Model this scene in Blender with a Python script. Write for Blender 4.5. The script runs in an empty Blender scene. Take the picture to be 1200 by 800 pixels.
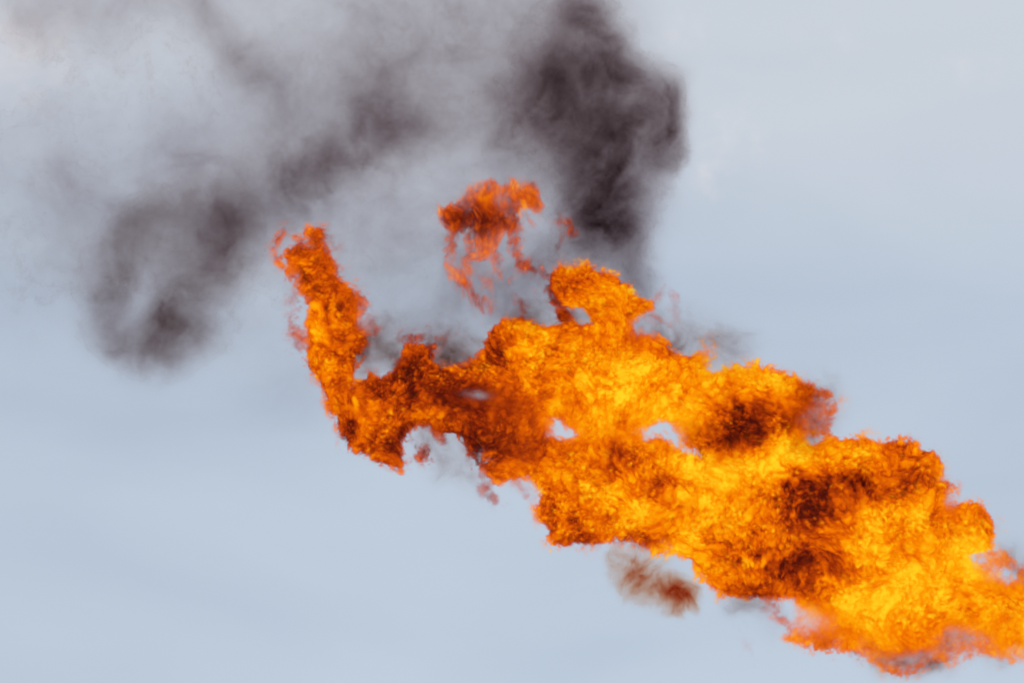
import bpy, math, time
import numpy as np
from mathutils import Matrix, Vector

T0 = time.time()
SC = bpy.context.scene
COL = SC.collection
rng = np.random.default_rng(7)

# ------------------------------------------------------------------ camera
# The flare burns about 150 m away and 50 m up; a 90 mm lens looks up at it.
DIST, PITCH, EYE = 150.0, math.radians(20.0), Vector((0, 0, 1.7))
S = 0.05                                   # metres per unit of the drawing plan (1200 x 800 units = 60 x 40 m)
cam = bpy.data.objects.new('camera', bpy.data.cameras.new('camera'))
COL.objects.link(cam)
cam.data.lens, cam.data.sensor_width = 90.0, 36.0
cam.data.clip_start, cam.data.clip_end = 0.5, 20000.0
cam.location = EYE
cam.rotation_euler = (math.pi / 2 + PITCH, 0, 0)
SC.camera = cam
FR = Matrix.Translation(EYE + Vector((0, math.cos(PITCH), math.sin(PITCH))) * DIST) @ Matrix.Rotation(math.pi / 2 + PITCH, 4, 'X')


# ------------------------------------------------------------------ turbulence
def spectrum(n, kmin, kmax, slope, seed):
    r = np.random.default_rng(seed)
    a = np.fft.rfftn(r.standard_normal((n, n, n), dtype=np.float32))
    k = np.fft.fftfreq(n) * n
    kz = np.fft.rfftfreq(n) * n
    K = np.sqrt(k[:, None, None] ** 2 + k[None, :, None] ** 2 + kz[None, None, :] ** 2).astype(np.float32)
    K[0, 0, 0] = 1
    f = K ** (-slope)
    f *= 1 / (1 + np.exp(-(K - kmin) / (0.2 * kmin)))
    f *= np.exp(-(K / kmax) ** 4)
    f[0, 0, 0] = 0
    return a * f, k, kz


def noise_block(n, kmin, kmax, slope, seed):
    a, _, _ = spectrum(n, kmin, kmax, slope, seed)
    v = np.fft.irfftn(a, s=(n, n, n)).astype(np.float32)
    return v / v.std()


def flow_block(n, kmin, kmax, slope, seed):
    """A divergence-free velocity field (curl of a random vector potential), unit rms per component."""
    A = [spectrum(n, kmin, kmax, slope + 1, seed + i) for i in range(3)]
    k, kz = A[0][1], A[0][2]
    K = (k[:, None, None], k[None, :, None], kz[None, None, :])       # axis 0 = x
    out = []
    for i in range(3):
        j, l = (i + 1) % 3, (i + 2) % 3
        out.append(np.fft.irfftn(1j * (K[j] * A[l][0] - K[l] * A[j][0]), s=(n, n, n)).astype(np.float32))
    v = np.stack(out, axis=-1)
    return v / v.std()


def tri(block, P, period, shift=0.0):
    """Trilinear, wrapping look-up of a noise block at points P (m x 3)."""
    n = block.shape[0]
    q = (P + shift) * (n / period)
    i = np.floor(q).astype(np.int32)
    f = (q - i).astype(np.float32)
    i0 = i % n
    i1 = (i0 + 1) % n
    vec = block.ndim == 4
    flat = block.reshape(-1, 3) if vec else block.ravel()
    out = 0
    for a in (0, 1):
        ix = (i1 if a else i0)[:, 0] * (n * n)
        fx = f[:, 0] if a else 1 - f[:, 0]
        for b in (0, 1):
            iy = ix + (i1 if b else i0)[:, 1] * n
            fy = fx * (f[:, 1] if b else 1 - f[:, 1])
            for c in (0, 1):
                w = fy * (f[:, 2] if c else 1 - f[:, 2])
                v = flat[iy + (i1 if c else i0)[:, 2]]
                out = out + (v * w[:, None] if vec else v * w)
    return out


FLOW = flow_block(96, 3, 14, 1.4, 11)          # eddies from a third to a fourteenth of a period
FINE = noise_block(192, 6, 70, 1.75, 31)       # broad turbulence spectrum
SOFT = noise_block(96, 2, 30, 2.0, 51)
GRAIN = noise_block(160, 10, 52, 1.1, 71)     # wavelengths of a tenth to a fiftieth of a period


# ------------------------------------------------------------------ plan maps (side elevation of the flare, y down)
class Plan:
    def __init__(self, x0, x1, y0, y1, step=2.0):
        self.x0, self.y0, self.step = x0, y0, step
        self.nx, self.ny = int((x1 - x0) / step) + 1, int((y1 - y0) / step) + 1
        self.X, self.Y = np.meshgrid(x0 + step * np.arange(self.nx), y0 + step * np.arange(self.ny))
        self.X, self.Y = self.X.astype(np.float32), self.Y.astype(np.float32)

    def look(self, m, x, y):
        fx = np.clip((x - self.x0) / self.step, 0, self.nx - 1.001)
        fy = np.clip((y - self.y0) / self.step, 0, self.ny - 1.001)
        ix, iy = fx.astype(np.int32), fy.astype(np.int32)
        fx, fy = fx - ix, fy - iy
        f = m.ravel()
        k = iy * self.nx + ix
        return (f[k] * (1 - fx) + f[k + 1] * fx) * (1 - fy) + (f[k + self.nx] * (1 - fx) + f[k + self.nx + 1] * fx) * fy

    def seg(self, p, q):
        px, py, qx, qy = *p, *q
        dx, dy = qx - px, qy - py
        L = dx * dx + dy * dy
        t = np.clip(((self.X - px) * dx + (self.Y - py) * dy) / max(L, 1e-6), 0, 1)
        return np.hypot(self.X - px - t * dx, self.Y - py - t * dy)

    def sdf(self, poly):
        """Signed distance, positive inside."""
        d = np.full(self.X.shape, 1e9, np.float32)
        ins = np.zeros(self.X.shape, bool)
        for p, q in zip(poly, poly[1:] + poly[:1]):
            d = np.minimum(d, self.seg(p, q))
            if p[1] != q[1]:
                c = (self.Y < p[1]) != (self.Y < q[1])
                ins ^= c & (self.X < (q[0] - p[0]) * (self.Y - p[1]) / (q[1] - p[1]) + p[0])
        return np.where(ins, d, -d)

    def line(self, pts, r):
        """Signed distance of a stroke whose radius runs from r[0] to r[1]."""
        pts = [tuple(p) for p in pts]
        d = np.full(self.X.shape, -1e9, np.float32)
        m = max(len(pts) - 1, 1)
        if len(pts) == 1:
            return r[0] - np.hypot(self.X - pts[0][0], self.Y - pts[0][1])
        for i, (p, q) in enumerate(zip(pts, pts[1:])):
            d = np.maximum(d, r[0] + (r[1] - r[0]) * (i + .5) / m - self.seg(p, q))
        return d

    def glow(self, pts, s, a):
        d = None
        pts = [tuple(p) for p in pts]
        for p, q in zip(pts, pts[1:] or pts):
            e = self.seg(p, q)
            d = e if d is None else np.minimum(d, e)
        return a * np.exp(-d * d / (2 * s * s))

    def blob(self, x, y, sx, sy, a, rot=0.0):
        c, s = math.cos(math.radians(rot)), math.sin(math.radians(rot))
        u = (self.X - x) * c + (self.Y - y) * s
        v = -(self.X - x) * s + (self.Y - y) * c
        return a * np.exp(-.5 * ((u / sx) ** 2 + (v / sy) ** 2))


def sstep(a, b, x):
    t = np.clip((x - a) / (b - a), 0, 1)
    return t * t * (3 - 2 * t)


# ------------------------------------------------------------------ voxel grids -> volume objects
class Box:
    """A voxel box in plan units: x right, y down, z towards the viewer."""
    def __init__(self, x0, x1, y0, y1, z0, z1, h):
        self.lo, self.h = np.array([x0, y0, z0], float), h
        self.n = [int(round((b - a) / h)) + 1 for a, b in ((x0, x1), (y0, y1), (z0, z1))]
        self.hi = self.lo + h * (np.array(self.n) - 1)

    def axes(self):
        x = self.lo[0] + self.h * np.arange(self.n[0])
        y = self.hi[1] - self.h * np.arange(self.n[1])          # stored upwards
        z = self.lo[2] + self.h * np.arange(self.n[2])
        return x.astype(np.float32), y.astype(np.float32), z.astype(np.float32)

    def local(self):
        lo = Vector(((self.lo[0] - 600) * S, (400 - self.hi[1]) * S, self.lo[2] * S))
        hi = Vector(((self.hi[0] - 600) * S, (400 - self.lo[1]) * S, self.hi[2] * S))
        return lo, hi


def chunks(active, box, fn, outs, size=600_000):
    """Run fn on the active voxels' points in pieces and scatter its results into the flat grids."""
    x, y, z = box.axes()
    nx, ny = box.n[0], box.n[1]
    for s in range(0, len(active), size):
        k = active[s:s + size]
        P = np.stack([x[k % nx], y[(k // nx) % ny], z[k // (nx * ny)]], axis=1)
        for o, v in zip(outs, fn(P)):
            o[k] = v


def grid_nodes(tree, carrier, box, off, attr):
    n, L = tree.nodes, tree.links.new
    lo, hi = box.local()
    nx, ny, nz = box.n
    vc = n.new('GeometryNodeVolumeCube')
    vc.inputs['Min'].default_value, vc.inputs['Max'].default_value = lo - off, hi - off
    for k, v in zip('XYZ', box.n):
        vc.inputs['Resolution ' + k].default_value = v
    pos = n.new('GeometryNodeInputPosition')
    m = n.new('ShaderNodeMapRange')
    m.data_type, m.clamp = 'FLOAT_VECTOR', True
    m.inputs[7].default_value, m.inputs[8].default_value = lo - off, hi - off
    m.inputs[9].default_value, m.inputs[10].default_value = (0, 0, 0), (nx - 1, ny - 1, nz - 1)
    L(pos.outputs[0], m.inputs[6])
    sep = n.new('ShaderNodeSeparateXYZ')
    L(m.outputs[1], sep.inputs[0])
    acc = None
    for ax, mul in ((0, 1), (1, nx), (2, nx * ny)):          # integer arithmetic keeps large indices exact
        fi = n.new('FunctionNodeFloatToInt')
        fi.rounding_mode = 'ROUND'
        L(sep.outputs[ax], fi.inputs[0])
        im = n.new('FunctionNodeIntegerMath')
        im.operation = 'MULTIPLY'
        im.inputs[1].default_value = mul
        L(fi.outputs[0], im.inputs[0])
        if acc is None:
            acc = im
        else:
            ad = n.new('FunctionNodeIntegerMath')
            ad.operation = 'ADD'
            L(acc.outputs[0], ad.inputs[0])
            L(im.outputs[0], ad.inputs[1])
            acc = ad
    oi = n.new('GeometryNodeObjectInfo')
    oi.inputs['Object'].default_value = carrier
    na = n.new('GeometryNodeInputNamedAttribute')
    na.data_type = 'FLOAT'
    na.inputs[0].default_value = attr
    si = n.new('GeometryNodeSampleIndex')
    si.data_type = 'FLOAT'
    L(oi.outputs['Geometry'], si.inputs['Geometry'])
    L(na.outputs[0], si.inputs['Value'])
    L(acc.outputs[0], si.inputs['Index'])
    L(si.outputs[0], vc.inputs['Density'])
    return vc.outputs[0]


def carrier_of(name, fields):
    me = bpy.data.meshes.new(name)
    N = len(next(iter(fields.values())))
    me.vertices.add(N)
    for k, v in fields.items():
        a = me.attributes.new(k, 'FLOAT', 'POINT')
        a.data.foreach_set('value', np.ascontiguousarray(v, np.float32))
    return bpy.data.objects.new(name, me)                    # data only, never linked to the scene


def new_tree(name):
    t = bpy.data.node_groups.new(name, 'GeometryNodeTree')
    t.interface.new_socket('Geometry', in_out='INPUT', socket_type='NodeSocketGeometry')
    t.interface.new_socket('Geometry', in_out='OUTPUT', socket_type='NodeSocketGeometry')
    return t, t.nodes.new('NodeGroupInput'), t.nodes.new('NodeGroupOutput')


def volume_object(name, box, fields, material, parent, off, step=0.0):
    car = carrier_of(name + '_voxels', fields)
    t, gi, go = new_tree(name)
    vol = grid_nodes(t, car, box, off, 'density')
    for k in fields:
        if k == 'density':
            continue
        g = t.nodes.new('GeometryNodeGetNamedGrid')
        g.data_type = 'FLOAT'
        g.inputs['Name'].default_value = 'density'
        t.links.new(grid_nodes(t, car, box, off, k), g.inputs[0])
        st = t.nodes.new('GeometryNodeStoreNamedGrid')
        st.data_type = 'FLOAT'
        st.inputs['Name'].default_value = k
        t.links.new(vol, st.inputs['Volume'])
        t.links.new(g.outputs['Grid'], st.inputs['Grid'])
        vol = st.outputs[0]
    sm = t.nodes.new('GeometryNodeSetMaterial')
    sm.inputs['Material'].default_value = material
    t.links.new(vol, sm.inputs['Geometry'])
    t.links.new(sm.outputs[0], go.inputs[0])
    vd = bpy.data.volumes.new(name)
    vd.materials.append(material)
    vd.render.step_size = step
    vd.render.clipping = 0.0
    ob = bpy.data.objects.new(name, vd)
    COL.objects.link(ob)
    ob.parent = parent
    ob.modifiers.new('voxels', 'NODES').node_group = t
    return ob


def skin_object(name, box, field, level, material, parent, off, keep=0.01):
    """The iso-surface of a voxel field as a real mesh (specks smaller than `keep` of the largest piece dropped)."""
    car = carrier_of(name + '_voxels', {'density': field})
    t, gi, go = new_tree(name)
    vol = grid_nodes(t, car, box, off, 'density')
    vm = t.nodes.new('GeometryNodeVolumeToMesh')
    vm.inputs['Threshold'].default_value = level
    t.links.new(vol, vm.inputs['Volume'])
    t.links.new(vm.outputs[0], go.inputs[0])
    tmp = bpy.data.objects.new('tmp', bpy.data.meshes.new('tmp'))
    COL.objects.link(tmp)
    tmp.modifiers.new('g', 'NODES').node_group = t
    dg = bpy.context.evaluated_depsgraph_get()
    me = bpy.data.meshes.new_from_object(tmp.evaluated_get(dg), depsgraph=dg)
    bpy.data.objects.remove(tmp)
    bpy.data.node_groups.remove(t)
    bpy.data.objects.remove(car)
    nv = len(me.vertices)
    if nv:
        ed = np.empty(len(me.edges) * 2, np.int32)
        me.edges.foreach_get('vertices', ed)
        a, b = ed[0::2].astype(np.int64), ed[1::2].astype(np.int64)
        root = np.arange(nv)
        while True:
            ra, rb = root[a], root[b]
            lo, hi = np.minimum(ra, rb), np.maximum(ra, rb)
            m = lo != hi
            if not m.any():
                break
            np.minimum.at(root, hi[m], lo[m])
            while True:
                r2 = root[root]
                if (r2 == root).all():
                    break
                root = r2
        cnt = np.bincount(root, minlength=nv)
        good = cnt[root] >= keep * cnt.max()
        if not good.all():
            import bmesh
            bm = bmesh.new()
            bm.from_mesh(me)
            bm.verts.ensure_lookup_table()
            bmesh.ops.delete(bm, geom=[v for v, g in zip(bm.verts, good) if not g], context='VERTS')
            bm.to_mesh(me)
            bm.free()
    me.name = name
    me.materials.clear()
    me.materials.append(material)
    me.polygons.foreach_set('use_smooth', np.ones(len(me.polygons), bool))
    ob = bpy.data.objects.new(name, me)
    COL.objects.link(ob)
    ob.parent = parent
    print(f'{name}: {len(me.vertices)} verts  {time.time() - T0:.1f}s')
    return ob


def thing(name, label, cat, x, y, z=0, group=None):
    """An Empty at the thing's base; returns it and the offset its parts subtract."""
    off = Vector(((x - 600) * S, (400 - y) * S, z * S))
    o = bpy.data.objects.new(name, None)
    COL.objects.link(o)
    o.empty_display_size = 2
    o.matrix_world = FR @ Matrix.Translation(off)
    o['label'], o['category'] = label, cat
    if group:
        o['group'] = group
    return o, off


# ------------------------------------------------------------------ materials
def srgb(r, g, b):
    f = lambda c: c / 12.92 if c <= .04045 else ((c + .055) / 1.055) ** 2.4
    return (f(r / 255), f(g / 255), f(b / 255), 1)


def base_mat(name):
    m = bpy.data.materials.new(name)
    m.use_nodes = True
    m.node_tree.nodes.clear()
    o = m.node_tree.nodes.new('ShaderNodeOutputMaterial')
    return m, m.node_tree.nodes, m.node_tree.links.new, o


FIRE = [(0.00, (60, 14, 12)), (0.12, (104, 24, 8)), (0.25, (160, 50, 8)), (0.38, (206, 78, 5)), (0.50, (237, 106, 2)),
        (0.62, (252, 136, 3)), (0.78, (255, 172, 8)), (1.00, (255, 216, 36))]


def fire_ramp(N):
    r = N.new('ShaderNodeValToRGB')
    e = r.color_ramp.elements
    while len(e) < len(FIRE):
        e.new(0.5)
    for k, (p, c) in zip(e, FIRE):
        k.position = p
        k.color = srgb(*c)
    return r


def fire_volume(name, kappa):
    """Glowing soot: black-body like colour from the temperature grid, opacity from the density grid."""
    m, N, L, o = base_mat(name)
    d = N.new('ShaderNodeAttribute')
    d.attribute_name = 'density'
    t = N.new('ShaderNodeAttribute')
    t.attribute_name = 'temperature'
    k = N.new('ShaderNodeMath')
    k.operation = 'MULTIPLY'
    k.inputs[1].default_value = kappa
    L(d.outputs['Fac'], k.inputs[0])
    r = fire_ramp(N)
    L(t.outputs['Fac'], r.inputs[0])
    em = N.new('ShaderNodeEmission')
    L(r.outputs[0], em.inputs['Color'])
    L(k.outputs[0], em.inputs['Strength'])
    ab = N.new('ShaderNodeVolumeAbsorption')
    ab.inputs['Color'].default_value = (0, 0, 0, 1)
    L(k.outputs[0], ab.inputs['Density'])
    ad = N.new('ShaderNodeAddShader')
    L(em.outputs[0], ad.inputs[0])
    L(ab.outputs[0], ad.inputs[1])
    L(ad.outputs[0], o.inputs['Volume'])
    return m


def smoke_volume(name, kappa, tint):
    """Black soot: it only swallows light, blue a little more than red (tint = relative extinction, at most 1)."""
    m, N, L, o = base_mat(name)
    kappa /= DENSE
    d = N.new('ShaderNodeAttribute')
    d.attribute_name = 'density'
    k = N.new('ShaderNodeMath')
    k.operation = 'MULTIPLY'
    k.inputs[1].default_value = kappa
    L(d.outputs['Fac'], k.inputs[0])
    ab = N.new('ShaderNodeVolumeAbsorption')
    ab.inputs['Color'].default_value = (1 - tint[0], 1 - tint[1], 1 - tint[2], 1)
    L(k.outputs[0], ab.inputs['Density'])
    L(ab.outputs[0], o.inputs['Volume'])
    return m


def flame_skin(name, amount, scale, hot):
    """Thin broken sheets of burning gas on the outside of a flame: clear except for glowing threads."""
    m, N, L, o = base_mat(name)
    tc = N.new('ShaderNodeTexCoord')
    w = N.new('ShaderNodeTexNoise')
    w.inputs['Scale'].default_value, w.inputs['Detail'].default_value = scale * .5, 2
    L(tc.outputs['Object'], w.inputs['Vector'])
    mx = N.new('ShaderNodeVectorMath')
    mx.operation = 'MULTIPLY_ADD'
    mx.inputs[1].default_value = (1.2 / scale * 3,) * 3
    L(w.outputs['Color'], mx.inputs[0])
    L(tc.outputs['Object'], mx.inputs[2])
    n = N.new('ShaderNodeTexNoise')
    n.inputs['Scale'].default_value, n.inputs['Detail'].default_value = scale, 5
    n.inputs['Roughness'].default_value = .65
    L(mx.outputs[0], n.inputs['Vector'])
    f = N.new('ShaderNodeMapRange')
    f.inputs['From Min'].default_value, f.inputs['From Max'].default_value = .52, .78
    f.inputs['To Max'].default_value = amount
    L(n.outputs['Fac'], f.inputs['Value'])
    r = fire_ramp(N)
    g = N.new('ShaderNodeMapRange')
    g.inputs['From Min'].default_value, g.inputs['From Max'].default_value = .35, .75
    g.inputs['To Min'].default_value, g.inputs['To Max'].default_value = hot - .2, hot + .2
    L(n.outputs['Fac'], g.inputs['Value'])
    L(g.outputs[0], r.inputs[0])
    em = N.new('ShaderNodeEmission')
    L(r.outputs[0], em.inputs['Color'])
    tr = N.new('ShaderNodeBsdfTransparent')
    mi = N.new('ShaderNodeMixShader')
    L(f.outputs[0], mi.inputs[0])
    L(tr.outputs[0], mi.inputs[1])
    L(em.outputs[0], mi.inputs[2])
    L(mi.outputs[0], o.inputs['Surface'])
    return m


def smoke_skin(name, amount, scale, tint):
    """The outer veil of a smoke cloud: a sooty film that swallows a little of the light passing through, in flecks."""
    m, N, L, o = base_mat(name)
    tc = N.new('ShaderNodeTexCoord')
    n = N.new('ShaderNodeTexNoise')
    n.inputs['Scale'].default_value, n.inputs['Detail'].default_value = scale, 5
    L(tc.outputs['Object'], n.inputs['Vector'])
    f = N.new('ShaderNodeMapRange')
    f.inputs['From Min'].default_value, f.inputs['From Max'].default_value = .35, .75
    f.inputs['To Max'].default_value = 1.0
    L(n.outputs['Fac'], f.inputs['Value'])
    mx = N.new('ShaderNodeMix')
    mx.data_type = 'RGBA'
    L(f.outputs[0], mx.inputs['Factor'])
    mx.inputs[6].default_value = (1, 1, 1, 1)
    mx.inputs[7].default_value = tuple(1 - amount * t for t in tint) + (1,)
    tr = N.new('ShaderNodeBsdfTransparent')
    L(mx.outputs[2], tr.inputs['Color'])
    L(tr.outputs[0], o.inputs['Surface'])
    return m


# ------------------------------------------------------------------ flames
def advect(P, big, mid, small, shift=0.0):
    """Carry points along nested eddies (three steps of the large ones, one of the small)."""
    for _ in range(3):
        P = P + tri(FLOW, P, 900.0, shift) * (big / 3)
    P1 = P + tri(FLOW, P, 330.0, shift + 71) * mid
    P1 = P1 + tri(FLOW, P1, 120.0, shift + 37) * small
    return P, P1


def make_flames(box, phi2d, op, temp, plan, zc, bulge, edge_cool, rough, tnoise, seed=0.0, swirl=(5.5, 2.0, 1.0), hold=.5, stretch=1.0, feather=1.0):
    """Voxel fields (density, temperature) and a smoother field for the outer skin."""
    nx, ny, nz = box.n
    x, y, z = box.axes()
    N = nx * ny * nz
    # which voxels can hold fire: inflate the elevation's outline by its own width
    R = bulge

    def solid(X, Y, Z):
        d = plan.look(phi2d, X, Y)
        dd = np.maximum(d, 0)
        h2 = dd * (dd * .55 + R)
        dz = Z - plan.look(zc, X, Y)
        inside = (np.sqrt(np.maximum(h2, 1e-3)) - np.abs(dz))
        # distance-like: thin near the rim, capped inside
        ph = np.minimum(d, inside * np.clip(.35 + dd / 60, .35, 1))
        return np.where(d > 0, ph, d - .6 * np.maximum(np.abs(dz) - 4, 0)), d

    Xc, Yc = np.meshgrid(x, y)
    D2 = plan.look(phi2d, Xc.ravel(), Yc.ravel()).reshape(ny, nx)
    Z2 = plan.look(zc, Xc.ravel(), Yc.ravel()).reshape(ny, nx)
    H2 = np.sqrt(np.maximum(D2, 0) * (np.maximum(D2, 0) * .55 + R)) + 26
    act = (D2[None] > -34) & (np.abs(z[:, None, None] - Z2[None]) < H2[None])
    act = np.flatnonzero(act.ravel())
    dens = np.zeros(N, np.float32)
    tem = np.zeros(N, np.float32)
    skin = np.zeros(N, np.float32)

    def fn(P):
        Q, Q1 = advect(P, *swirl, seed)
        F = P + hold * (Q1 - P)                  # the outline drifts less than the texture
        ph, d = solid(F[:, 0], F[:, 1], F[:, 2])
        n1 = tri(SOFT, Q1, 260.0, seed + 5)
        G = Q1 * np.array([1.0, stretch, 1.0], np.float32)
        n2 = tri(FINE, G, 380.0, seed + 90)
        n3 = tri(GRAIN, (.5 * P * np.array([1.0, stretch, 1.0], np.float32) + .5 * G)[:, [1, 2, 0]], 165.0, seed + 190)
        n5 = tri(FINE, (Q1 * np.array([1.0, stretch, 1.0], np.float32))[:, [2, 0, 1]], 300.0, seed + 410)
        n5 = np.clip(n5, -1.7, 1.7)      # rounded billows: creases where it changes sign
        o = plan.look(op, F[:, 0], F[:, 1])
        rg = rough * (.35 + .65 * np.clip(o / .7, 0, 1))
        ph0 = ph + rough * (.9 * n1)
        ph = ph + rg * (.3 + .5 * n1 + .45 * n2 + .75 * (1.25 * np.abs(n5) - 1.0) + .45 * n3)
        # thin places break up into shreds
        ph = ph - (1 - o) * 4 * (1.0 - .9 * n2)
        n4 = tri(SOFT, P[:, [2, 0, 1]], 190.0, seed + 300)
        den = sstep(-3.5, feather * np.clip(6.0 + 5.0 * n4 + 2 * n1, 2.0, 22.0), ph) ** 1.8 * np.clip(o, 0, 1) ** 1.6
        den = den + .035 * o * sstep(-11, 0, ph) * np.clip(.1 + .9 * n2 + .7 * n3, 0, 2)      # thin sooty fringe
        den = den * (o + (1 - o) * np.clip(.3 + 1.0 * n3 + .9 * n2, 0, 1.8))
        t = plan.look(temp, F[:, 0], F[:, 1]) + tnoise * (.35 + .65 * o) * (.07 * n1 + .075 * n2 + .11 * (1.25 * np.abs(n5) - 1.0) * np.clip(1 - .5 * n4, .3, 1.8) + .095 * n3 * np.clip(1 + .8 * n4, .15, 2.2))
        t = t - edge_cool * np.exp(-np.maximum(ph, 0) / 7.0)
        return den, t, sstep(-6, 10, ph0) * (o > .12)

    chunks(act, box, fn, (dens, tem, skin))
    np.clip(tem, 0.001, 1, out=tem)
    tem[dens <= 0.002] = 0
    dens[dens <= 0.002] = 0
    # spread a temperature just outside the flame so that interpolation at its rim stays warm
    t3 = tem.reshape(nz, ny, nx)
    for ax in (0, 1, 2):
        for sh in (1, -1):
            r = np.roll(t3, sh, axis=ax)
            np.copyto(t3, r * .9, where=(t3 == 0) & (r > 0))
    print(f'flames {N / 1e6:.1f}M voxels, {len(act) / 1e6:.1f}M active  {time.time() - T0:.1f}s')
    return dens, tem, skin


MAIN = [(334, 297), (346, 290), (352, 283), (364, 284), (366, 271), (374, 266), (382, 275), (384, 295), (392, 310), (393, 330),
        (402, 339), (410, 341), (421, 346), (418, 356), (420, 368), (430, 380), (436, 388), (432, 398), (425, 408), (416, 420),
        (411, 440), (413, 454), (422, 446), (435, 441), (450, 444), (462, 438), (470, 425), (472, 412), (480, 407), (495, 406),
        (510, 401), (520, 404), (512, 413), (506, 426), (520, 434), (545, 434), (565, 421), (574, 406), (580, 391), (590, 381),
        (602, 374), (612, 374), (628, 383), (640, 389), (655, 389), (665, 381), (676, 385), (690, 389), (694, 384), (692, 368),
        (684, 357), (676, 359), (664, 359), (652, 345), (653, 325), (660, 316), (672, 318), (690, 313), (705, 318), (720, 325),
        (735, 335), (745, 343), (752, 352), (765, 358), (758, 366), (746, 369), (741, 374), (746, 387), (752, 392), (775, 403),
        (790, 415), (808, 418), (816, 410), (828, 403), (832, 412), (824, 425), (820, 440), (835, 442), (850, 436), (875, 433),
        (900, 434), (918, 436), (928, 442), (940, 446), (958, 455), (972, 462), (980, 478), (979, 495), (970, 510), (948, 517),
        (960, 520), (985, 517), (1000, 518), (1015, 516), (1025, 523), (1035, 523), (1045, 518), (1052, 515), (1060, 518),
        (1072, 516), (1080, 525), (1092, 530), (1100, 545), (1102, 562), (1112, 572), (1117, 596), (1125, 599), (1140, 597),
        (1150, 598), (1160, 610), (1162, 628), (1155, 639), (1140, 643), (1124, 650), (1136, 664), (1158, 668), (1180, 676), (1200, 686),
        (1240, 694), (1300, 705), (1325, 730), (1290, 760), (1240, 768), (1200, 769), (1170, 770), (1150, 764), (1120, 770),
        (1105, 778), (1075, 785), (1050, 785), (1030, 778), (1012, 768), (1005, 758), (985, 758), (965, 758), (945, 754),
        (928, 745), (924, 730), (935, 715), (928, 703), (915, 697), (895, 695), (870, 697), (850, 693), (835, 680), (820, 668),
        (805, 655), (790, 640), (780, 634), (772, 640), (755, 633), (738, 632), (720, 630), (700, 633), (680, 636), (662, 637),
        (648, 628), (636, 612), (632, 595), (636, 580), (625, 570), (615, 560), (600, 565), (585, 562), (572, 545), (560, 540),
        (548, 525), (535, 512), (520, 508), (505, 500), (488, 496), (475, 508), (466, 520), (468, 535), (466, 545), (450, 543),
        (438, 540), (425, 528), (405, 512), (395, 498), (388, 478), (384, 455), (375, 445), (366, 435), (362, 418), (362, 400),
        (358, 380), (362, 365), (364, 350), (352, 338), (345, 325), (342, 310)]
HOLES = [[(641, 488), (660, 491), (684, 503), (685, 512), (665, 517), (640, 513)],
         [(755, 502), (775, 491), (790, 498), (802, 506), (806, 520), (822, 531), (812, 536), (790, 525), (775, 516), (757, 513)],
         [(363, 346), (371, 346), (371, 357), (363, 358)]]
HOT = [(855, 565, 38, 30, .26), (820, 545, 30, 20, .2), (912, 528, 30, 17, .34), (830, 620, 45, 40, .12), (1060, 590, 34, 10, .34),
       (1060, 660, 60, 42, .24), (1010, 698, 50, 22, .2), (1130, 655, 40, 22, .2), (1198, 725, 26, 22, .34), (700, 475, 60, 20, .14),
       (760, 440, 70, 16, .16), (812, 482, 32, 14, .26), (660, 440, 50, 28, .1), (680, 580, 45, 25, .16), (790, 560, 25, 25, .12),
       (735, 605, 22, 18, .08), (371, 376, 9, 32, .22), (380, 420, 20, 20, .1), (430, 470, 25, 20, .1), (505, 490, 28, 8, .14),
       (880, 440, 35, 8, .14), (690, 350, 30, 15, .08), (870, 660, 30, 20, .1), (990, 530, 25, 8, .08), (1000, 610, 30, 15, .14)]
COLD = [(545, 505, 70, 40, -.06), (925, 582, 58, 20, -.36), (965, 567, 34, 16, -.3), (1003, 562, 16, 10, -.34), (895, 650, 42, 24, -.4), (955, 660, 45, 22, -.3),
        (885, 690, 40, 8, -.28), (862, 500, 20, 16, -.6), (845, 525, 20, 14, -.42), (880, 482, 20, 15, -.3), (735, 543, 22, 18, -.3),
        (712, 522, 20, 9, -.22), (775, 568, 14, 14, -.2), (665, 615, 30, 14, -.26), (700, 634, 50, 6, -.28), (757, 623, 18, 10, -.4),
        (570, 510, 48, 22, -.22), (600, 535, 25, 26, -.2), (520, 450, 34, 18, -.12), (540, 462, 34, 16, -.3), (483, 462, 8, 22, -.26), (500, 430, 16, 18, -.16),
        (440, 522, 32, 18, -.18), (402, 490, 12, 22, -.16), (690, 328, 50, 9, -.16), (590, 410, 12, 22, -.22),
        (1082, 565, 22, 34, -.22), (1110, 590, 14, 22, -.2), (1152, 622, 12, 14, -.16), (1060, 768, 40, 12, -.08), (1110, 738, 24, 12, -.06),
        (960, 745, 24, 12, -.14), (942, 482, 28, 24, -.26), (600, 470, 20, 20, -.1), (740, 400, 25, 10, -.16), (1050, 545, 30, 12, -.1),
        (925, 605, 30, 14, -.2), (640, 600, 10, 20, -.14), (550, 540, 20, 16, -.14), (1175, 690, 20, 10, -.14)]

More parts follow.
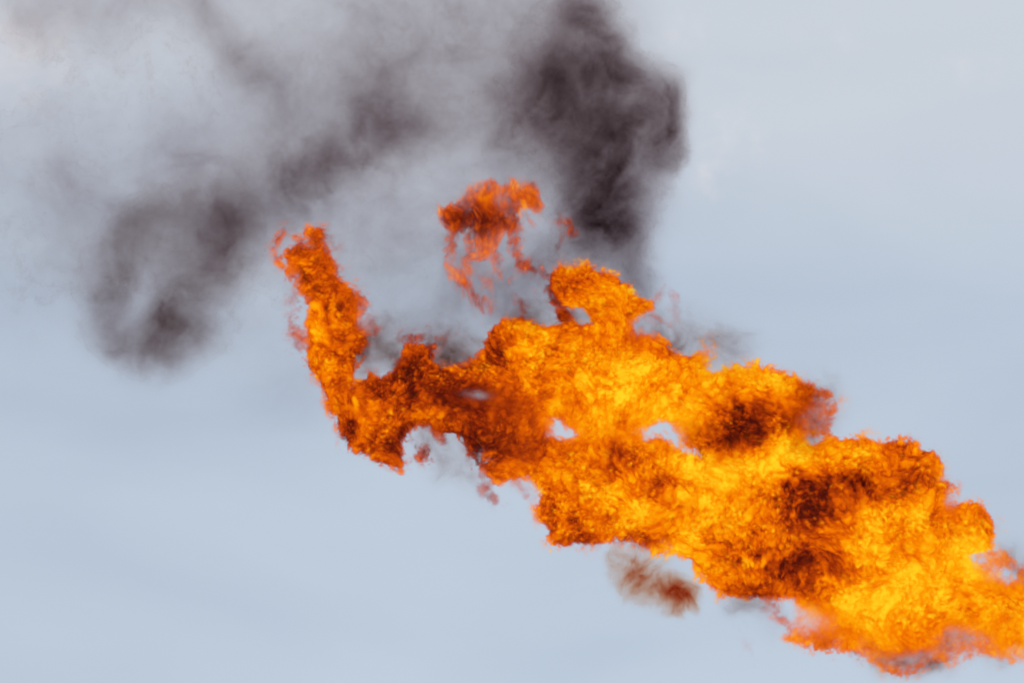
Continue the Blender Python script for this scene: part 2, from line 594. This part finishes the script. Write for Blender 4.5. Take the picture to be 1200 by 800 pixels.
fp = Plan(270, 1380, 170, 830, 2.0)
phi = fp.sdf(MAIN) + 1.5
for h in HOLES:
    phi = np.minimum(phi, -fp.sdf(h) + 4.5)
temp = np.clip(.35 + .21 * (fp.X - 400) / 340, .35, .56).astype(np.float32)
for x, y, sx, sy, a in HOT:
    temp += fp.blob(x, y, sx, sy, .8 * a)
for x, y, sx, sy, a in COLD:
    temp += fp.blob(x, y, sx, sy, .75 * a)
op = np.ones_like(phi)
for x, y, sx, sy, a in ((375, 282, 18, 14, .55), (950, 728, 38, 22, .9), (1170, 680, 34, 12, .8), (1062, 770, 50, 15, .93), (1112, 744, 26, 14, .86),
                        (1180, 760, 40, 12, .75), (556, 463, 30, 11, .95), (585, 520, 34, 22, .4), (740, 505, 34, 12, .6), (952, 488, 26, 22, .9), (972, 480, 12, 24, .4),
                        (648, 500, 30, 14, .6), (428, 372, 14, 24, .7), (748, 385, 20, 18, .65), (822, 414, 10, 10, .6), (610, 535, 16, 20, .5), (1112, 590, 10, 18, .7),
                        (800, 505, 20, 14, .6), (470, 418, 16, 12, .4), (525, 415, 20, 10, .5), (600, 480, 16, 10, .5), (470, 530, 14, 12, .4), (340, 305, 8, 14, .4),
                        (1025, 745, 26, 12, .45), (1145, 735, 36, 16, .45), (768, 632, 16, 8, .5)):
    op *= 1 - fp.blob(x, y, sx, sy, a)
op *= 1 - fp.glow([(348, 318), (356, 350), (358, 400)], 7, .5)
op *= 1 - fp.glow([(398, 318), (428, 352), (440, 390)], 8, .5)
# loose translucent wisps joined to the main fire: (points, radii, opacity, temperature)
WISPS = [([(1150, 664), (1172, 658), (1198, 668)], (8, 8), .34, .56), ([(1200, 676), (1240, 684)], (10, 10), .4, .58), ([(348, 347), (339, 362), (340, 380), (348, 396)], (7, 8), 0.24, 0.27), ([(413, 348), (424, 362), (422, 380)], (6, 7), 0.32, 0.33),
         ([(430, 370), (441, 385), (436, 402)], (5, 5), 0.22, 0.31), ([(362, 412), (357, 396)], (4, 4), 0.24, 0.33),
         ([(768, 355), (782, 341), (793, 352), (792, 375)], (5, 4), 0.10, 0.31), ([(568, 556), (571, 575), (583, 589), (596, 592)], (4, 3), 0.19, 0.27),
         ([(604, 566), (612, 580)], (5, 4), 0.20, 0.27), ([(478, 515), (488, 524), (497, 530)], (7, 6), 0.48, 0.27), ([(500, 505), (515, 513), (522, 522)], (4, 4), 0.24, 0.27),
         ([(905, 702), (914, 716), (925, 728)], (5, 5), 0.24, 0.39), ([(868, 722), (876, 748), (888, 768)], (3, 2), 0.05, 0.33),
         ([(660, 375), (657, 355), (650, 340)], (7, 7), 0.5, 0.20), ([(648, 325), (632, 318), (615, 312)], (5, 5), 0.36, 0.22),
         ([(614, 372), (613, 352)], (4, 3), 0.24, 0.20), ([(735, 372), (760, 372), (785, 380)], (5, 3), 0.12, 0.27),
         ([(1006, 764), (1010, 778)], (4, 3), 0.24, 0.33), ([(376, 270), (386, 277), (392, 288)], (4, 3), 0.15, 0.27),
         ([(470, 400), (500, 397), (520, 400)], (6, 6), 0.24, 0.25)]
for pts, r, o_, t_ in WISPS:
    w = fp.line(pts, r)
    new = w > np.maximum(phi, -26)
    op = np.where(new, o_, op)
    temp = np.where(new, t_, temp)
    phi = np.maximum(phi, w)


def blur(m, k=2):
    for _ in range(k):
        p = np.pad(m, 1, mode='edge')
        m = (p[:-2, 1:-1] + p[2:, 1:-1] + p[1:-1, :-2] + p[1:-1, 2:] + 2 * m) / 6
    return m


op, temp, phi = blur(op, 3), blur(temp, 3), blur(phi, 1)
zc = (14 * np.sin(fp.X / 95 + 1.0) + 10 * np.sin(fp.Y / 60 + fp.X / 170)).astype(np.float32)

flame_mat = fire_volume('burning_gas_glow', 9.0)
fbox = Box(304, 1336, 196, 806, -118, 118, 1.65)
dens, tem, skin = make_flames(fbox, phi, op, temp, fp, zc, 62.0, .08, 5.2, 1.0)
root, off = thing('gas_flare_fire', 'huge orange and yellow gas flare fire rolling up across the sky under dark smoke', 'fire', 1200, 720)
volume_object('burning_gas', fbox, {'density': dens, 'temperature': tem}, flame_mat, root, off)
sub = skin.reshape(fbox.n[2], fbox.n[1], fbox.n[0])[::2, ::-2, ::2][:, ::-1]
cbox = Box(304, 1336, 196, 806, -118, 118, 3.3)
cbox.n = list(sub.shape[::-1])
cbox.hi = cbox.lo + cbox.h * (np.array(cbox.n) - 1)
skin_object('flame_sheet', cbox, sub.ravel(), .45, flame_skin('flame_sheet_threads', .10, 1.1, .5), root, off, .004)

# a tuft of flame torn off above the fire
TUFT = [(521, 248), (530, 241), (542, 240), (548, 226), (560, 218), (572, 215), (585, 220), (598, 217), (612, 216), (626, 221), (631, 236),
        (627, 244), (617, 240), (609, 242), (604, 252), (606, 265), (598, 276), (588, 272), (580, 284), (578, 300), (568, 304), (560, 292),
        (550, 280), (544, 272), (534, 272), (526, 284), (522, 266)]
tp = Plan(490, 690, 190, 400, 1.5)
tphi = tp.sdf(TUFT) + 4.0
ttemp = np.full_like(tphi, .31)
for b in ((560, 232, 20, 10, .1), (610, 224, 14, 8, .1), (538, 262, 16, 14, -.08), (590, 245, 14, 14, -.05), (570, 285, 10, 20, .04)):
    ttemp += tp.blob(*b)
top_ = np.full_like(tphi, .62)
top_ += tp.blob(590, 235, 12, 14, -.25) + tp.blob(575, 290, 14, 18, -.2)
for pts, r, o_, t_ in [([(527, 272), (530, 298), (537, 322)], (8, 6), 0.43, 0.29), ([(549, 278), (551, 305), (552, 322)], (8, 6), 0.43, 0.29),
                       ([(538, 316), (550, 335), (560, 352), (574, 368)], (7, 8), 0.36, 0.27), ([(574, 292), (584, 312), (590, 326)], (8, 6), 0.43, 0.29),
                       ([(604, 258), (603, 285), (605, 303), (618, 316)], (9, 7), 0.45, 0.28), ([(612, 252), (621, 262)], (7, 6), 0.40, 0.30),
                       ([(560, 318), (575, 335)], (5, 4), 0.25, 0.27), ([(652, 258), (662, 264), (669, 272)], (8, 7), 0.43, 0.20), ([(657, 274), (652, 288)], (6, 4), 0.29, 0.20)]:
    w = tp.line(pts, r)
    new = w > np.maximum(tphi, -26)
    top_ = np.where(new, o_, top_)
    ttemp = np.where(new, t_, ttemp)
    tphi = np.maximum(tphi, w)
tphi, ttemp, top_ = blur(tphi, 1), blur(ttemp, 3), blur(top_, 3)
tbox = Box(500, 690, 196, 392, -46, 46, 1.5)
dens, tem, skin = make_flames(tbox, tphi, top_, ttemp, tp, np.zeros_like(tphi), 34.0, .05, 3.3, 1.25, 400.0, (6.0, 3.0, 1.8), .4, .5, .55)
root, off = thing('flame_tuft', 'small torn red-orange tuft of flame with ragged streamers floating above the fire', 'flame', 575, 370)
volume_object('burning_gas', tbox, {'density': dens, 'temperature': tem}, fire_volume('tuft_glow', 4.5), root, off)
skin_object('flame_sheet', tbox, skin, .45, flame_skin('tuft_sheet_threads', .12, 1.6, .35), root, off, .02)

# a speck of flame beside the tip of the tall tongue
sp_ = Plan(300, 352, 255, 325, 1.0)
sphi = np.maximum(sp_.line([(334, 274), (327, 282), (322, 291)], (8, 6)), sp_.line([(322, 292), (325, 305), (330, 312)], (3, 2)))
sbox = Box(304, 350, 258, 322, -14, 14, 1.0)
dens, tem, skin = make_flames(sbox, sphi, np.full_like(sphi, .8), np.full_like(sphi, .42), sp_, np.zeros_like(sphi), 14.0, .04, 1.6, .7, 700.0, (3.0, 1.5, 1.0))
root, off = thing('flame_wisp', 'tiny orange wisp of flame beside the tip of the tall narrow tongue', 'flame', 326, 312)
volume_object('burning_gas', sbox, {'density': dens, 'temperature': tem}, fire_volume('wisp_glow', 4.0), root, off)
skin_object('flame_sheet', sbox, skin, .45, flame_skin('wisp_sheet_threads', .12, 2.0, .45), root, off, .05)


# ------------------------------------------------------------------ smoke
DENSE = 200.0


def make_smoke(box, tau, plan, depth, zc, big, mid, small, contrast, seed, sharp=0.0):
    """Voxel extinction (per plan unit) of a cloud whose optical depth seen from the side is tau."""
    nx, ny, nz = box.n
    x, y, z = box.axes()
    N = nx * ny * nz
    Xc, Yc = np.meshgrid(x, y)
    t2 = plan.look(tau, Xc.ravel(), Yc.ravel()).reshape(ny, nx)
    p = t2
    for _ in range(8):
        q = np.pad(p, 2, mode='edge')
        p = np.maximum(p, np.maximum(np.maximum(q[:-4, 2:-2], q[4:, 2:-2]), np.maximum(q[2:-2, :-4], q[2:-2, 4:])) * .93)
    act = np.flatnonzero(np.broadcast_to(p[None] > .006, (nz, ny, nx)).ravel())
    out = np.zeros(N, np.float32)

    def fn(P):
        Q, Q1 = advect(P, big, mid, small, seed)
        F = P + .5 * (Q1 - P)
        t = plan.look(tau, F[:, 0], F[:, 1])
        n1 = tri(SOFT, Q1, 420.0, seed + 15)
        n2 = tri(FINE, Q1, 480.0, seed + 140)
        n3 = np.clip(tri(FINE, Q1[:, [1, 2, 0]], 300.0, seed + 260), -1.8, 1.8)
        dz = (F[:, 2] - plan.look(zc, F[:, 0], F[:, 1])) / depth
        g = contrast * (.4 * n1 + .8 * n2 + .5 * (1.25 * np.abs(n3) - 1))
        rho = t / (depth * 2.507) * np.exp(-.5 * dz * dz) * np.exp(np.clip(g, -4, 2.2) - .32 * contrast ** 2)
        # fade out before the walls of the box
        e = 1.0
        for i in range(3):
            e = e * np.clip((P[:, i] - box.lo[i]) / 14, 0, 1) * np.clip((box.hi[i] - P[:, i]) / 14, 0, 1)
        return (rho * e,)

    chunks(act, box, fn, (out,))
    out[out < 2e-5] = 0
    out *= DENSE                              # thin smoke must stay above the renderer's clipping level
    print(f'smoke {N / 1e6:.1f}M voxels  {time.time() - T0:.1f}s')
    return out


def smoke_thing(name, label, x, y, z, box, rho, albedo, level, part, veil, vcol):
    root, off = thing(name, label, 'smoke', x, y, z)
    root['kind'] = 'thing'
    volume_object(part, box, {'density': rho}, smoke_volume(name + '_body', 1 / S, albedo), root, off, box.h * S)
    skin_object('smoke_veil', box, rho, level * DENSE, smoke_skin(name + '_veil', veil, .9, vcol), root, off, .03)


# the dense dark plume
dp = Plan(520, 900, -120, 420, 3.0)
tau = np.zeros_like(dp.X)
for pts, s, a in [([(684, 18), (710, 50), (734, 88)], 14, 1.45), ([(684, 100), (697, 140), (703, 185), (708, 222), (714, 246)], 24, 3.1),
                  ([(646, 110), (660, 145), (676, 190), (690, 230)], 20, 1.1), ([(740, 136), (772, 130), (780, 152), (775, 178)], 18, 1.2),
                  ([(735, 105), (770, 112)], 17, .5), ([(742, 165)], 24, .8), ([(716, 250), (730, 276), (742, 302), (748, 330)], 14, .8), ([(690, 270), (715, 320)], 20, .3),
                  ([(684, 288), (662, 306)], 15, .35), ([(690, 125)], 60, .5), ([(650, 50), (625, 100)], 28, .2), ([(690, 10), (690, -60)], 40, .15),
                  ([(745, 205), (770, 225)], 22, .3), ([(664, 75), (652, 100)], 20, .3), ([(720, 95), (728, 120)], 14, .4)]:
    tau += dp.glow(pts, s, a)
tau = 3.5 * (1 - np.exp(-tau * 1.45 / 3.5))
tau += dp.blob(690, 58, 13, 8, -.7) + dp.blob(735, 117, 8, 7, -.8) + dp.blob(744, 165, 13, 9, -.4, -25)
ys = [-120, 0, 40, 70, 92, 112, 130, 148, 165, 182, 196, 212, 240, 300, 420]
xs = [760, 760, 760, 772, 790, 801, 805, 802, 807, 805, 796, 780, 786, 790, 800]
ws = [40, 38, 34, 28, 20, 15, 10, 6, 3, 3, 5, 10, 22, 20, 20]
ed_, ew = np.interp(dp.Y, ys, xs), np.interp(dp.Y, ys, ws)
tau = np.clip(tau, 0, None) / (1 + np.exp(np.clip((dp.X - ed_) / (ew * .6), -30, 30)))
zz = (12 * np.sin(dp.Y / 70)).astype(np.float32)
dbox = Box(520, 900, -118, 418, -110, 110, 3.0)
rho = make_smoke(dbox, tau.astype(np.float32), dp, 34.0, zz, 9.0, 7.0, 4.5, .36, 40.0)
SOOT = (.80, .97, .96)
smoke_thing('dark_smoke_plume', 'dense purplish black smoke plume rising straight above the fire', 715, 330, 0, dbox, rho, SOOT, .0028, 'soot_cloud', .04, (.7, .93, 1.0))

# the broad grey drift across the top
gp = Plan(-180, 800, -170, 520, 4.0)
tau = np.zeros_like(gp.X)
for pts, s, a in [([(625, 60), (565, 110), (500, 130)], 42, .1), ([(560, 30), (430, 55), (330, 40)], 42, .24),
                  ([(470, 145), (440, 167), (400, 186), (360, 206)], 21, .95), ([(510, 115), (462, 138)], 24, .3),
                  ([(352, 206), (318, 232), (276, 258)], 28, .7), ([(236, -30), (246, 30), (282, 68), (318, 108)], 18, .45),
                  ([(180, 5)], 22, .3), ([(50, 15), (130, 22)], 26, .34), ([(320, 95), (420, 130)], 30, .24),
                  ([(605, 150), (620, 205)], 36, .36), ([(425, 40), (440, 110)], 22, .22), ([(600, 120), (300, 160), (60, 230)], 85, .26), ([(590, 120), (440, 170), (280, 262)], 58, .2), ([(630, 105), (545, 122), (470, 145)], 34, .3), ([(280, 255), (245, 290)], 26, .35), ([(330, 130), (200, 230), (90, 290)], 40, .12), ([(630, 90), (430, 110), (320, 160)], 52, .16), ([(400, 240), (520, 330)], 50, .1), ([(440, 60), (540, 30)], 40, .12),
                  ([(570, 250), (470, 290), (420, 330)], 46, .2), ([(480, 372), (560, 330)], 22, .16), ([(440, 280), (470, 275)], 18, .12),
                  ([(500, 0), (600, 10)], 50, .22), ([(60, -60), (600, -80)], 60, .3), ([(215, 165), (260, 200)], 25, .16),
                  ([(645, 325), (610, 350)], 28, .45), ([(550, 320), (605, 325)], 32, .42), ([(480, 390), (530, 395)], 24, .25), ([(400, 300), (520, 250)], 40, .14), ([(600, 345), (690, 290), (730, 290)], 28, .3), ([(735, 375), (835, 405)], 20, .28), ([(120, 200), (300, 230)], 50, .1)]:
    tau += gp.glow([(600 + (px - 600) * 1.037, 400 + (py - 400) * 1.037) for px, py in pts], s * 1.037, a)     # 5.5 m beyond the fire, so that much larger
zz = (25 * np.sin(gp.X / 150)).astype(np.float32)
gbox = Box(-176, 790, -166, 516, -205, -15, 4.0)
tau *= .78
rho = make_smoke(gbox, tau.astype(np.float32), gp, 32.0, .6 * zz - 112, 15.0, 10.0, 5.0, .27, 140.0)
smoke_thing('smoke_drift', 'broad thin grey smoke drifting across the sky behind the flames', 420, 330, -112, gbox, rho, (.80, .97, .96), .0012, 'smoke_cloud', .03, (.7, .93, 1.0))

# the curl hanging at the end of the drift
cp = Plan(20, 400, 170, 520, 3.0)
tau = np.zeros_like(cp.X)
for pts, s, a in [([(268, 268), (252, 298), (230, 328), (210, 354), (197, 372)], 21, .95), ([(196, 370)], 13, .95),
                  ([(205, 242), (165, 258), (138, 298), (127, 345), (136, 384), (164, 409), (205, 404), (236, 384)], 17, .62),
                  ([(150, 335)], 28, .42), ([(205, 295)], 32, .42), ([(180, 300)], 26, .2), ([(150, 398), (205, 412)], 15, .45), ([(215, 380)], 24, .3), ([(70, 215), (100, 290)], 32, .1), ([(275, 330), (305, 400), (345, 455)], 36, .1),
                  ([(230, 300), (260, 250)], 30, .2)]:
    tau += cp.glow(pts, s, a)
tau += cp.blob(170, 345, 7, 26, -.3, 20)
tau = np.clip(tau, 0, None)
zz = (10 * np.sin(cp.X / 60)).astype(np.float32)
cbox2 = Box(20, 398, 172, 518, -90, 90, 3.0)
rho = make_smoke(cbox2, tau.astype(np.float32), cp, 26.0, zz, 7.0, 5.5, 4.0, .30, 263.0)
smoke_thing('smoke_curl', 'brownish grey hook of smoke curling down at the end of the drift', 190, 420, 0, cbox2, rho, (.76, .95, .98), .0022, 'smoke_cloud', .03, (.7, .93, 1.0))

# a small brown puff under the fire
bp = Plan(680, 850, 600, 760, 2.0)
tau = np.zeros_like(bp.X)
for pts, s, a in [([(754, 676), (772, 694), (796, 704)], 12, .85), ([(764, 686)], 9, .2), ([(717, 648), (721, 674), (741, 694)], 8, .7),
                  ([(730, 640), (735, 655), (748, 672)], 11, .3), ([(764, 664), (772, 674)], 10, .35), ([(802, 692), (810, 702)], 9, .5), ([(738, 668)], 16, .25)]:
    tau += bp.glow(pts, s, a)
e = bp.sdf([(708, 648), (720, 628), (748, 634), (780, 652), (806, 674), (823, 690), (819, 714), (802, 723), (775, 721), (748, 708), (724, 694), (710, 674)])
tau *= 1.2 * sstep(-10, 6, e)
bbox = Box(690, 842, 612, 748, -40, 40, 1.5)
rho = make_smoke(bbox, tau.astype(np.float32), bp, 13.0, np.zeros_like(tau), 5.0, 4.0, 2.6, .8, 330.0)
root, off = thing('brown_smoke_puff', 'small reddish brown smoke puff hanging by itself under the fire', 'smoke', 780, 718)
m = smoke_volume('brown_puff_body', 1 / S, (.17, .68, 1.0))
volume_object('smoke_cloud', bbox, {'density': rho}, m, root, off)
skin_object('smoke_veil', bbox, rho, .006 * DENSE, smoke_skin('brown_puff_veil', .05, 2, (.17, .68, 1.0)), root, off, .03)

# soot in and around the flames
op_ = Plan(300, 1340, 330, 830, 3.0)
tau = np.zeros_like(op_.X)
for pts, s, a in [([(428, 412), (452, 402)], 17, 1.0), ([(462, 425)], 13, .6), ([(525, 414), (572, 430)], 15, 1.25), ([(520, 440)], 18, .5), ([(548, 460), (575, 464)], 16, .6), ([(540, 440), (590, 450)], 14, .4), ([(600, 530)], 16, .2), ([(540, 490), (590, 505)], 24, .3),
                  ([(618, 366), (632, 376)], 11, .8), ([(670, 372), (690, 378)], 11, 1.0), ([(640, 350), (660, 335)], 16, .4), ([(758, 392), (800, 394), (842, 408)], 17, .65), ([(520, 540), (548, 552)], 15, .22),
                  ([(500, 515), (530, 530)], 14, .14), ([(870, 708)], 9, .35), ([(860, 706), (888, 708)], 8, .35), ([(898, 728)], 14, .1), ([(1182, 652), (1205, 664)], 12, .4),
                  ([(858, 492), (866, 506)], 14, 1.25), ([(846, 526)], 13, .8), ([(885, 505)], 14, .6), ([(945, 478), (925, 500)], 18, 1.0), ([(1040, 768), (1088, 774)], 13, .8),
                  ([(1098, 742), (1118, 735)], 13, .8), ([(1002, 562)], 9, .7), ([(815, 505)], 12, .4), ([(752, 622), (770, 632)], 8, .5), ([(700, 360)], 8, .3), ([(885, 690)], 10, .3),
                  ([(1155, 742), (1170, 755)], 12, .4), ([(480, 455)], 9, .4)]:
    tau += op_.glow(pts, s, a)
zz = np.full_like(tau, 20.0)
for x, y, s, dz in ((862, 505, 40, 42), (940, 485, 40, 30), (1000, 562, 30, 60), (1110, 740, 40, 10), (1060, 770, 40, 5), (430, 410, 40, -10), (560, 450, 50, -5), (780, 400, 50, -20), (690, 375, 30, 0)):
    zz += op_.blob(x, y, s, s, dz - 20)
obox = Box(400, 1330, 340, 806, -70, 130, 3.0)
rho = make_smoke(obox, tau.astype(np.float32), op_, 13.0, zz.astype(np.float32), 7.0, 5.0, 2.6, .7, 555.0)
root, off = thing('soot_smoke', 'patches of dark soot and grey smoke clinging to the burning gas', 'smoke', 860, 500)
root['kind'] = 'stuff'
volume_object('soot_cloud', obox, {'density': rho}, smoke_volume('soot_body', 1 / S, (.66, .92, 1.0)), root, off)
skin_object('smoke_veil', obox, rho, .006 * DENSE, smoke_skin('soot_veil', .04, 1.5, (.7, .93, 1.0)), root, off, .02)


# ------------------------------------------------------------------ ground far below
def ground():
    me = bpy.data.meshes.new('ground')
    R, n = 9000.0, 64
    v = [(R * math.cos(2 * math.pi * i / n), R * math.sin(2 * math.pi * i / n), 0) for i in range(n)]
    me.from_pydata(v, [], [tuple(range(n))])
    m, N, L, o = base_mat('dry_earth')
    t = N.new('ShaderNodeTexNoise')
    t.inputs['Scale'].default_value, t.inputs['Detail'].default_value = .05, 8
    tc = N.new('ShaderNodeTexCoord')
    L(tc.outputs['Object'], t.inputs['Vector'])
    r = N.new('ShaderNodeValToRGB')
    r.color_ramp.elements[0].color, r.color_ramp.elements[1].color = (.16, .13, .09, 1), (.28, .23, .17, 1)
    L(t.outputs['Fac'], r.inputs[0])
    b = N.new('ShaderNodeBsdfPrincipled')
    b.inputs['Roughness'].default_value = .95
    L(r.outputs[0], b.inputs['Base Color'])
    L(b.outputs[0], o.inputs['Surface'])
    me.materials.append(m)
    ob = bpy.data.objects.new('ground', me)
    COL.objects.link(ob)
    ob['kind'] = 'structure'


ground()

# ------------------------------------------------------------------ sky and sun
SUN_EL, SUN_AZ = math.radians(42), math.radians(215)       # azimuth clockwise from +Y: behind the viewer, to the side
w = bpy.data.worlds.new('World')
SC.world = w
w.use_nodes = True
N, L = w.node_tree.nodes, w.node_tree.links.new
bg = N['Background']
sky = N.new('ShaderNodeTexSky')
sky.sky_type, sky.sun_disc = 'NISHITA', False
sky.sun_elevation, sky.sun_rotation = SUN_EL, SUN_AZ
sky.air_density, sky.dust_density, sky.ozone_density = 1.0, 2.0, 1.0
STR = .1
bg.inputs['Strength'].default_value = STR
tc = N.new('ShaderNodeTexCoord')
mp = N.new('ShaderNodeMapping')
mp.inputs['Scale'].default_value = (5, 5, 16)
L(tc.outputs['Generated'], mp.inputs['Vector'])
cn = N.new('ShaderNodeTexNoise')
cn.inputs['Scale'].default_value, cn.inputs['Detail'].default_value, cn.inputs['Roughness'].default_value = 1.0, 4, .45
cn.inputs['Distortion'].default_value = .4
L(mp.outputs[0], cn.inputs['Vector'])
cf = N.new('ShaderNodeMapRange')
cf.inputs['From Min'].default_value, cf.inputs['From Max'].default_value = .3, .7
cf.inputs['To Min'].default_value, cf.inputs['To Max'].default_value = .66, .82
L(cn.outputs['Fac'], cf.inputs['Value'])
mx = N.new('ShaderNodeMix')
mx.data_type = 'RGBA'
L(cf.outputs[0], mx.inputs['Factor'])
L(sky.outputs[0], mx.inputs[6])
mx.inputs[7].default_value = (.595 / STR, .675 / STR, .775 / STR, 1)     # thin veil of high cloud
# a paler sheet of cloud begins about 23 degrees up
sx = N.new('ShaderNodeSeparateXYZ')
L(tc.outputs['Generated'], sx.inputs[0])
wob = N.new('ShaderNodeMath')
wob.operation = 'MULTIPLY_ADD'
wob.inputs[1].default_value = .12
L(cn.outputs['Fac'], wob.inputs[0])
L(sx.outputs['Z'], wob.inputs[2])
sh = N.new('ShaderNodeMapRange')
sh.interpolation_type = 'SMOOTHSTEP'
sh.inputs['From Min'].default_value, sh.inputs['From Max'].default_value = .40, .52
sh.inputs['To Max'].default_value = .8
L(wob.outputs[0], sh.inputs['Value'])
mx2 = N.new('ShaderNodeMix')
mx2.data_type = 'RGBA'
L(sh.outputs[0], mx2.inputs['Factor'])
L(mx.outputs[2], mx2.inputs[6])
mx2.inputs[7].default_value = (.615 / STR, .66 / STR, .72 / STR, 1)
last = mx2.outputs[2]
# shreds of white cloud
wn = N.new('ShaderNodeTexNoise')
wn.inputs['Scale'].default_value, wn.inputs['Detail'].default_value = 60, 5
L(tc.outputs['Generated'], wn.inputs['Vector'])
for px, py, rad, amt in ((884, 158, .010, .6), (862, 168, .011, .6), (842, 182, .010, .5), (822, 196, .008, .35), (790, 50, .013, .5), (1137, 84, .009, .5), (985, 47, .009, .35), (8, 70, .028, .6), (14, 20, .026, .5)):
    d = (FR @ Vector(((px - 600) * S, (400 - py) * S, 0)) - EYE).normalized()
    di = N.new('ShaderNodeVectorMath')
    di.operation = 'DISTANCE'
    di.inputs[1].default_value = d
    L(tc.outputs['Generated'], di.inputs[0])
    wd = N.new('ShaderNodeMath')
    wd.operation = 'MULTIPLY_ADD'
    wd.inputs[1].default_value = -.06
    L(wn.outputs['Fac'], wd.inputs[0])
    L(di.outputs['Value'], wd.inputs[2])
    r = N.new('ShaderNodeMapRange')
    r.interpolation_type = 'SMOOTHSTEP'
    r.inputs['From Min'].default_value, r.inputs['From Max'].default_value = rad - .028, -.040
    r.inputs['To Max'].default_value = amt
    L(wd.outputs[0], r.inputs['Value'])
    m = N.new('ShaderNodeMix')
    m.data_type = 'RGBA'
    L(r.outputs[0], m.inputs['Factor'])
    L(last, m.inputs[6])
    m.inputs[7].default_value = (.70 / STR, .70 / STR, .74 / STR, 1)
    last = m.outputs[2]
L(last, bg.inputs['Color'])

sl = bpy.data.lights.new('sun', 'SUN')
sl.energy, sl.angle, sl.color = 2.5, math.radians(.5), (1, .95, .87)
so = bpy.data.objects.new('sun', sl)
COL.objects.link(so)
sd = Vector((math.sin(SUN_AZ) * math.cos(SUN_EL), math.cos(SUN_AZ) * math.cos(SUN_EL), math.sin(SUN_EL)))
so.rotation_euler = (-sd).to_track_quat('-Z', 'Y').to_euler()

# ------------------------------------------------------------------ render settings
c = SC.cycles
c.volume_bounces = 0
c.max_bounces = 4
c.transparent_max_bounces = 96
c.min_transparent_bounces = 96
c.volume_step_rate = 1.0
c.volume_max_steps = 1024
c.use_adaptive_sampling = True
c.adaptive_threshold = 0.01
c.use_denoising = False
vs = SC.view_settings
vs.view_transform, vs.look, vs.exposure, vs.gamma = 'Standard', 'None', 0, 1
vs.use_curve_mapping = False
print(f'script {time.time() - T0:.1f}s')
